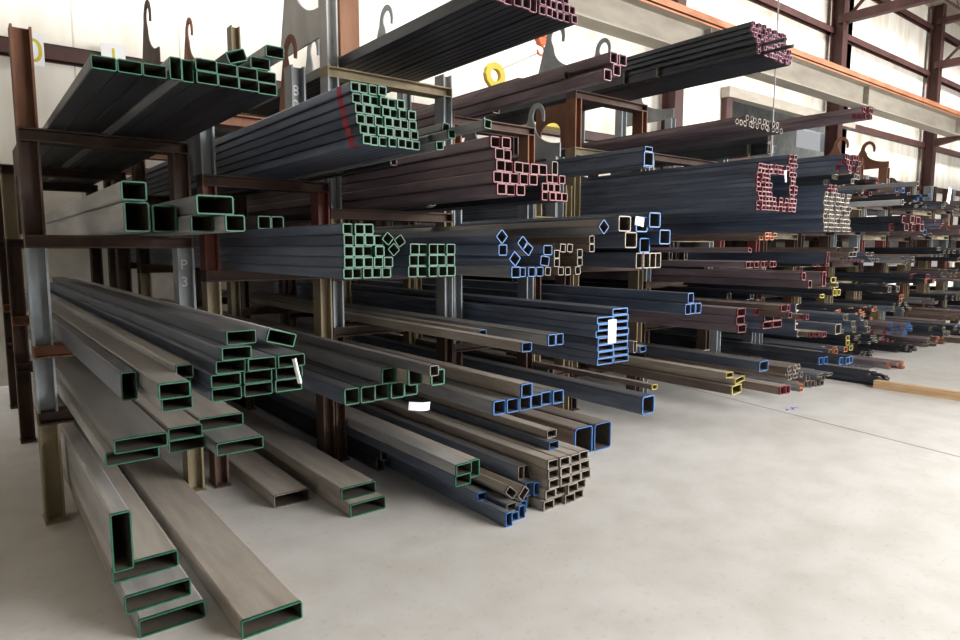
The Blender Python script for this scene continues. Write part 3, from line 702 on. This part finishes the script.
FM = {0: ['rack_tan', 'rack_grey', 'rack_grey', 'dark_rust', 'rust', 'rust'],
      1: ['dark_rust', 'rack_tan', 'rack_red', 'rack_grey', 'rust'],
      2: ['dark_rust', 'dark_rust', 'rack_grey', 'rack_tan', 'rack_grey', 'rack_white'],
      3: ['rack_tan', 'dark_rust', 'rack_grey', 'rack_grey', 'rust', 'rack_grey'],
      4: ['rack_tan', 'rack_tan', 'dark_rust', 'rack_tan', 'rack_grey'],
      5: ['dark_rust', 'rack_tan', 'rack_tan', 'rack_tan', 'rack_tan', 'rust', 'rust'],
      6: ['rack_grey', 'dark_rust', 'rack_tan', 'rack_grey', 'rack_grey', 'rack_grey']}
HOOKS = {(0, 6.5): 'R', (1, 6.5): 'L', (1, 4.46): 'R', (2, 6.5): 'L', (3, 4.46): 'B', (3, 6.5): 'L', (4, 4.46): 'B', (6, 4.46): 'LR', (5, 6.5): '', (7, 4.46): 'LR'}
DW = .13
FRAMES = {}
for si, (x0, x1, lv, tl, tr) in enumerate(STACKS):
    pw = (.10, .09, .085)[si] if si < 3 else .085
    for Y in (4.46, 6.5, 8.0):
        cols = FM.get(si) or [random.choice(['rack_tan', 'dark_rust', 'rack_grey', 'rust', 'rack_red']) for _ in range(7)]
        if Y > 5: cols = [random.choice(['dark_rust', 'rack_tan', 'rack_grey', 'dark_rust']) for _ in cols]+['dark_rust']
        if si == 0 and Y > 5: tlr = (2.27, 2.27)
        else: tlr = (tl, tr)
        fr = empty('rack_frame', (x0, Y, 0)); FRAMES[(si, Y)] = fr
        pos = 'leftmost' if si == 0 else ORD[si]+' from the left'
        tag(fr, f"{'mixed grey and rust' if si < 3 else 'rusty'} steel storage rack frame, {pos}, in the {ROWN[Y]} row", 'storage rack', 'rack frames')
        zs = [0] + lv
        for side, (a, bx, T) in enumerate(((0, pw, tlr[0]), (x1-x0-pw, x1-x0, tlr[1]))):
            pts = [0.0]
            for z in lv:
                if z <= T+.001: pts.append(z)
            for i, z in enumerate(pts):
                ztop = (pts[i+1]-.075) if i+1 < len(pts) else T
                if ztop - z < .02: continue
                m = MB(); post_mesh(m, a, bx, 0, DW, z, ztop)
                if i == 0: m.box(a-.004, bx+.004, -.03, DW+.03, 0, .012)
                m.build('post', cols[min(i, len(cols)-1)], fr)
        for i, z in enumerate(lv):
            m = MB(); t = .01
            m.box(0, x1-x0, 0, DW, z-t, z); m.box(0, x1-x0, 0, DW, z-.075, z-.075+t); m.box(.005, x1-x0-.005, DW/2-.005, DW/2+.005, z-.075+t, z-t)
            m.box(0, .01, 0, DW, z-.065, z-t); m.box(x1-x0-.01, x1-x0, 0, DW, z-.065, z-t)
            m.build('crossbeam', 'rust' if (si, i) in ((1, 3), (0, 1)) else 'rack_tan' if (si, i) == (2, 4) else 'dark_rust' if (si + i) % 3 or si < 3 else 'rack_tan', fr)
# rear legs with arched side plates on some front frames
def addarch(si, z0, z1, mat, dy=.36, side=0):
    fr = FRAMES[(si, 4.46)]; x0, x1 = STACKS[si][:2]
    xx = 0 if side == 0 else x1-x0-.014
    arch_mesh(xx, DW+.001, DW+dy, z0, z1).build('side_plate', mat, fr)
addarch(1, 2.085, 2.41, 'rack_grey')
addarch(0, 1.69, 2.19, 'dark_rust')
addarch(5, 2.58, 3.0, 'rust', .42)
hook_mesh(0, DW, 3.12, .75, .8).build('side_plate', 'rack_white', FRAMES[(2, 4.46)])
addarch(6, 2.34, 2.54, 'rack_grey', .4)
# hook plates rising over posts
def addhook(si, Y, side, z, mat, d=.42, h=.5):
    fr = FRAMES[(si, Y)]; x0, x1 = STACKS[si][:2]
    xx = 0 if side == 'L' else x1-x0-.014
    hook_mesh(xx, 0, z, d, h).build('hook_plate', mat, fr)
def hook_at(px, pytop, si, Y, mat, h=.5, d=.42):
    """a post with a horned plate, standing where the photo shows the horn's tip"""
    P = ony(px, pytop, Y+d*.6)
    fr = FRAMES[(si, Y)]
    loc = fr.location
    P = (min(max(P[0], STACKS[si][0]+.06), STACKS[si][1]-.08), P[1], P[2])
    zt = max(P[2]-h, .3)
    hook_mesh(P[0]-loc[0], 0, zt, d, h).build('hook_plate', mat, fr)
    lvl = max([l for l in STACKS[si][2] if l <= zt+.01] or [0])
    if zt - lvl > .03:
        m = MB(); post_mesh(m, P[0]-loc[0]-.05, P[0]-loc[0]+.06, 0, DW, lvl, zt); m.build('post', mat, fr)
def si_of(px, Y, py=150):
    X = ony(px, py, Y)[0]
    return min(range(len(STACKS)), key=lambda i: abs((STACKS[i][0]+STACKS[i][1])/2 - X))
for px, py, Y, mat, h, d in ((145, 6, 6.5, 'dark_rust', .62, .7), (187, 22, 6.5, 'rust', .55, .6), (287, 36, 4.46, 'rust', .72, .62), (318, 38, 6.5, 'rack_grey', .9, .8),
                          (384, 12, 6.5, 'rack_grey', .6, .8), (553, 28, 6.5, 'rack_grey', .85, 1.0), (601, 42, 6.5, 'rack_grey', .7, .8),
                          (474, 112, 4.46, 'rack_grey', .5, .62), (534, 108, 4.46, 'rack_grey', .5, .6), (666, 92, 6.5, 'rack_grey', .62, 1.1), (735, 160, 6.5, 'dark_rust', .4, .8),
                          (852, 144, 4.46, 'rust', .4, .6), (874, 147, 4.46, 'rust', .4, .6), (893, 182, 4.46, 'dark_rust', .4, .6)):
    hook_at(px, py, si_of(px, Y, py), Y, mat, h, d)

# chalk writing on racks
def text(s, loc, size, rotz, parent, mat='chalk', name='chalk_mark', rx=90):
    c = bpy.data.curves.new(name, 'FONT'); c.body = s; c.size = size; c.extrude = .0008; c.align_x = 'CENTER'
    c.materials.append(M[mat])
    tmp = bpy.data.objects.new('tmp', c); COL.objects.link(tmp); bpy.context.view_layer.update()
    me = bpy.data.meshes.new_from_object(tmp.evaluated_get(bpy.context.evaluated_depsgraph_get())); bpy.data.objects.remove(tmp)
    if not me.materials: me.materials.append(M[mat])
    o = bpy.data.objects.new(name, me); COL.objects.link(o); o.parent = parent; o.location = loc; o.rotation_euler = (math.radians(rx), 0, rotz)
    return o
fr = FRAMES[(0, 4.46)]; lx = .89-.05
fr2 = FRAMES[(1, 4.46)]
m = MB(); post_mesh(m, .62, .72, 0, DW, 2.48, 2.86); m.build('post', 'rack_grey', fr2)
text('8', (.67, DW/2-.008, 2.67), .10, 0, fr2); text('2', (.67, DW/2-.008, 2.57), .10, 0, fr2)
text('P', (lx, -.0+DW/2-.008, 1.47), .09, 0, fr); text('3', (lx, DW/2-.008, 1.36), .09, 0, fr)

# ------------------------------------------------------------ paper tags, stripe
def curved_tag(label, P, w, h, bend, rotz=0, roty=0, mat='paper', name='paper_tag'):
    b = MB(); n = 8
    for i in range(n):
        def pt(k):
            u = k/n; return (-w/2 + w*u, -bend*math.sin(math.pi*u))
        p, q = pt(i), pt(i+1)
        b.prism([p, q, (q[0], q[1]+.002), (p[0], p[1]+.002)], 'z', 0, h)
    o = b.build(name, mat, None, P); o.rotation_euler = (0, math.radians(roty), math.radians(rotz))
    tag(o, label, 'paper tag', 'paper tags on the tubes'); return o
P = ony(419, 410, 3.22); curved_tag('curved white paper tag hanging below the row of five green tubes', P, .15, .05, .03, roty=8)
P = ony(300, 383, 2.36); curved_tag('curled white tag hanging on right side of the middle shelf pile', P, .016, .10, .012, roty=-12)
P = ony(612, 343, 2.72); curved_tag('white rectangular tag stuck on ends of tall blue stack', P, .075, .15, .001)
P = ony(639, 226, 2.68); curved_tag('bright curled tag on top tubes of the right blue shelf', P, .085, .055, .012, roty=10)
P = ony(786, 182, 2.62); curved_tag('small white tag dangling on great red square bundle', P, .025, .09, .002, roty=-12)
P = ony(948, 203, 3.0); curved_tag('faded tag hanging from the farthest high shelf', P, .12, .2, .004, roty=15)
# ------------------------------------------------------------ signs on the wall
def sign(px0, py0, px1, py1, Y, digit, label):
    A = ony(px0, py1, Y); B = ony(px1, py1, Y); C = ony(px0, py0, Y)
    w = B[0]-A[0]; h = C[2]-A[2]
    s = empty('bay_sign', (A[0], Y, A[2])); tag(s, label, 'sign', 'white bay signs on the wall')
    b = MB(); b.box(0, w, 0, .01, 0, h); b.build('board', 'paper', s)
    o = text(digit, (w*.5, -.001, h*.12), h*1.02, 0, s, 'sign_yellow', 'digit')
sign(24, 31, 45, 64, 9.15, '0', 'white wall sign with a yellow round digit behind the left post')
sign(102, 42, 126, 66, 9.15, '1', 'white wall sign behind the ends of top left tubes')
# ------------------------------------------------------------ hoist gear and cables
A = ony(496, 75, 8.2); Bp = ony(541, 52, 8.2)
h0 = empty('hoist_block', (A[0], 8.2, A[2])); tag(h0, 'yellow hoist sheave with cable seen above the racks, by wall', 'hoist')
b = MB()
for k in range(12):
    a0 = 2*math.pi*k/12; a1 = 2*math.pi*(k+1)/12
    b.prism([(.1*math.cos(a0), .1*math.sin(a0)), (.1*math.cos(a1), .1*math.sin(a1)), (.2*math.cos(a1), .2*math.sin(a1)), (.2*math.cos(a0), .2*math.sin(a0))], 'y', 0, .08)
b.build('sheave', 'hoist_yellow', h0)
b = MB(); b.tube((.1, .04, .1), (Bp[0]-A[0], .04, Bp[2]-A[2]), .012, 6); b.build('cable', 'wire', h0)
Ph = ony(541, 44, 8.2)
h1 = empty('chain_hook', (Ph[0], 8.2, Ph[2])); tag(h1, 'orange crane hook block hanging below the girder', 'crane hook')
b = MB(); b.box(-.12, .12, -.08, .08, .1, .35); b.prism([(-.12, .1), (.12, .1), (.05, -.02), (-.05, -.02)], 'y', -.05, .05); b.build('block', 'hoist_orange', h1)
b = MB()
for k in range(9):
    a0 = math.radians(90-30*k); a1 = math.radians(90-30*(k+1))
    b.tube((.08*math.cos(a0), 0, -.1+.08*math.sin(a0)), (.08*math.cos(a1), 0, -.1+.08*math.sin(a1)), .02, 6)
b.build('hook', 'hoist_orange', h1)
b = MB(); b.tube((0, 0, .35), (0, 0, 5.6-Ph[2]), .02, 6); b.build('chain', 'wire', h1)
Py = ony(542, 122, 8.0)
b = MB(); b.box(-.9, .9, 0, .3, -.05, .12); b.box(-.5, .3, .02, .28, .12, .3); b.box(-.9, -.7, .05, .25, .12, .25)
o = b.build('lifting_beam', 'hoist_yellow', None, Py); tag(o, 'yellow lifting beam seen behind the brown arched plate', 'lifting beam')
P0 = ony(774, 100, 7.8)
b = MB(); b.tube((0, 0, -2), (0, 0, RZ-P0[2]-.0), .015, 6); o = b.build('hanging_cable', 'wire', None, P0); tag(o, 'thin vertical cable hanging from the roof past the pink bundle', 'cable')
# ------------------------------------------------------------ timber, chalk, joint, wheel
A = onz(873, 388, 0); B = onz(985, 405, 0)
L_ = math.hypot(B[0]-A[0], B[1]-A[1]); ang = math.atan2(B[1]-A[1], B[0]-A[0])
b = MB(); b.box(0, L_, 0, .09, .001, .09); o = b.build('timber_baulk', 'wood', None, (A[0], A[1], 0)); o.rotation_euler = (0, 0, ang)
tag(o, 'long square wooden timber lying on the open concrete floor', 'timber')
b = MB()
c = onz(792, 409, .0)
pts = [(-.10, 0), (-.05, .03), (0, -.02), (.05, .03), (.1, -.01)]
for p, q in zip(pts, pts[1:]):
    b.prism([(p[0], p[1]-.012), (q[0], q[1]-.012), (q[0], q[1]+.012), (p[0], p[1]+.012)], 'z', .0003, .0012)
o = b.build('chalk_scribble', 'blue_chalk', None, (c[0], c[1], 0)); tag(o, 'small blue chalk scribble on floor in front of racks', 'chalk mark')
A = onz(700, 391, 0); B = onz(960, 457, 0)
d = ((B[0]-A[0]), (B[1]-A[1])); l = math.hypot(*d); n_ = (-d[1]/l*.006, d[0]/l*.006)
b = MB(); b.prism([(A[0]-d[0]-n_[0], A[1]-d[1]-n_[1]), (B[0]+d[0]-n_[0], B[1]+d[1]-n_[1]), (B[0]+d[0]+n_[0], B[1]+d[1]+n_[1]), (A[0]-d[0]+n_[0], A[1]-d[1]+n_[1])], 'z', .0002, .001)
struct('trim_5', b, 'wire')

# ------------------------------------------------------------ light
w = bpy.data.worlds.new('world'); S.world = w; w.use_nodes = True
bg = w.node_tree.nodes['Background']; bg.inputs[0].default_value = (.95, .97, 1.0, 1); bg.inputs[1].default_value = .32
def area(name, loc, target, sx, sy, power, col=(1, .98, .95), spread=180):
    import mathutils
    l = bpy.data.lights.new(name, 'AREA'); l.shape = 'RECTANGLE'; l.size = sx; l.size_y = sy; l.energy = power; l.color = col; l.spread = math.radians(spread)
    o = bpy.data.objects.new(name, l); COL.objects.link(o); o.location = loc
    o.rotation_euler = (mathutils.Vector(target)-mathutils.Vector(loc)).to_track_quat('-Z', 'Y').to_euler(); return o
area('door_daylight', (22, -8, 4.5), (12, 3, 1), 10, 7, 3300)
area('near_door_daylight', (6.2, -3.6, 2.8), (3.4, .6, 0), 4.5, 3.5, 800)
area('wall_fill_light', (14, 7.0, 9.9), (14, 9.4, 5.6), 50, .6, 1000, spread=80)  # added fill light, unseen, to brighten the upper back wall
sun = bpy.data.lights.new('sun', 'SUN'); sun.energy = 9; sun.angle = .01; so = bpy.data.objects.new('sun', sun); COL.objects.link(so)
so.rotation_euler = (math.radians(-24), math.radians(10), 0)
b = MB(); b.box(XL, 12, YN-.2, YN, 0, RZ); struct('wall_front_blocker', b, 'wall')  # unseen wall added to keep sky light off the left side
S.view_settings.view_transform = 'Standard'; S.view_settings.look = 'None'; S.view_settings.gamma = 1; S.view_settings.use_curve_mapping = False
S.view_settings.exposure = .5
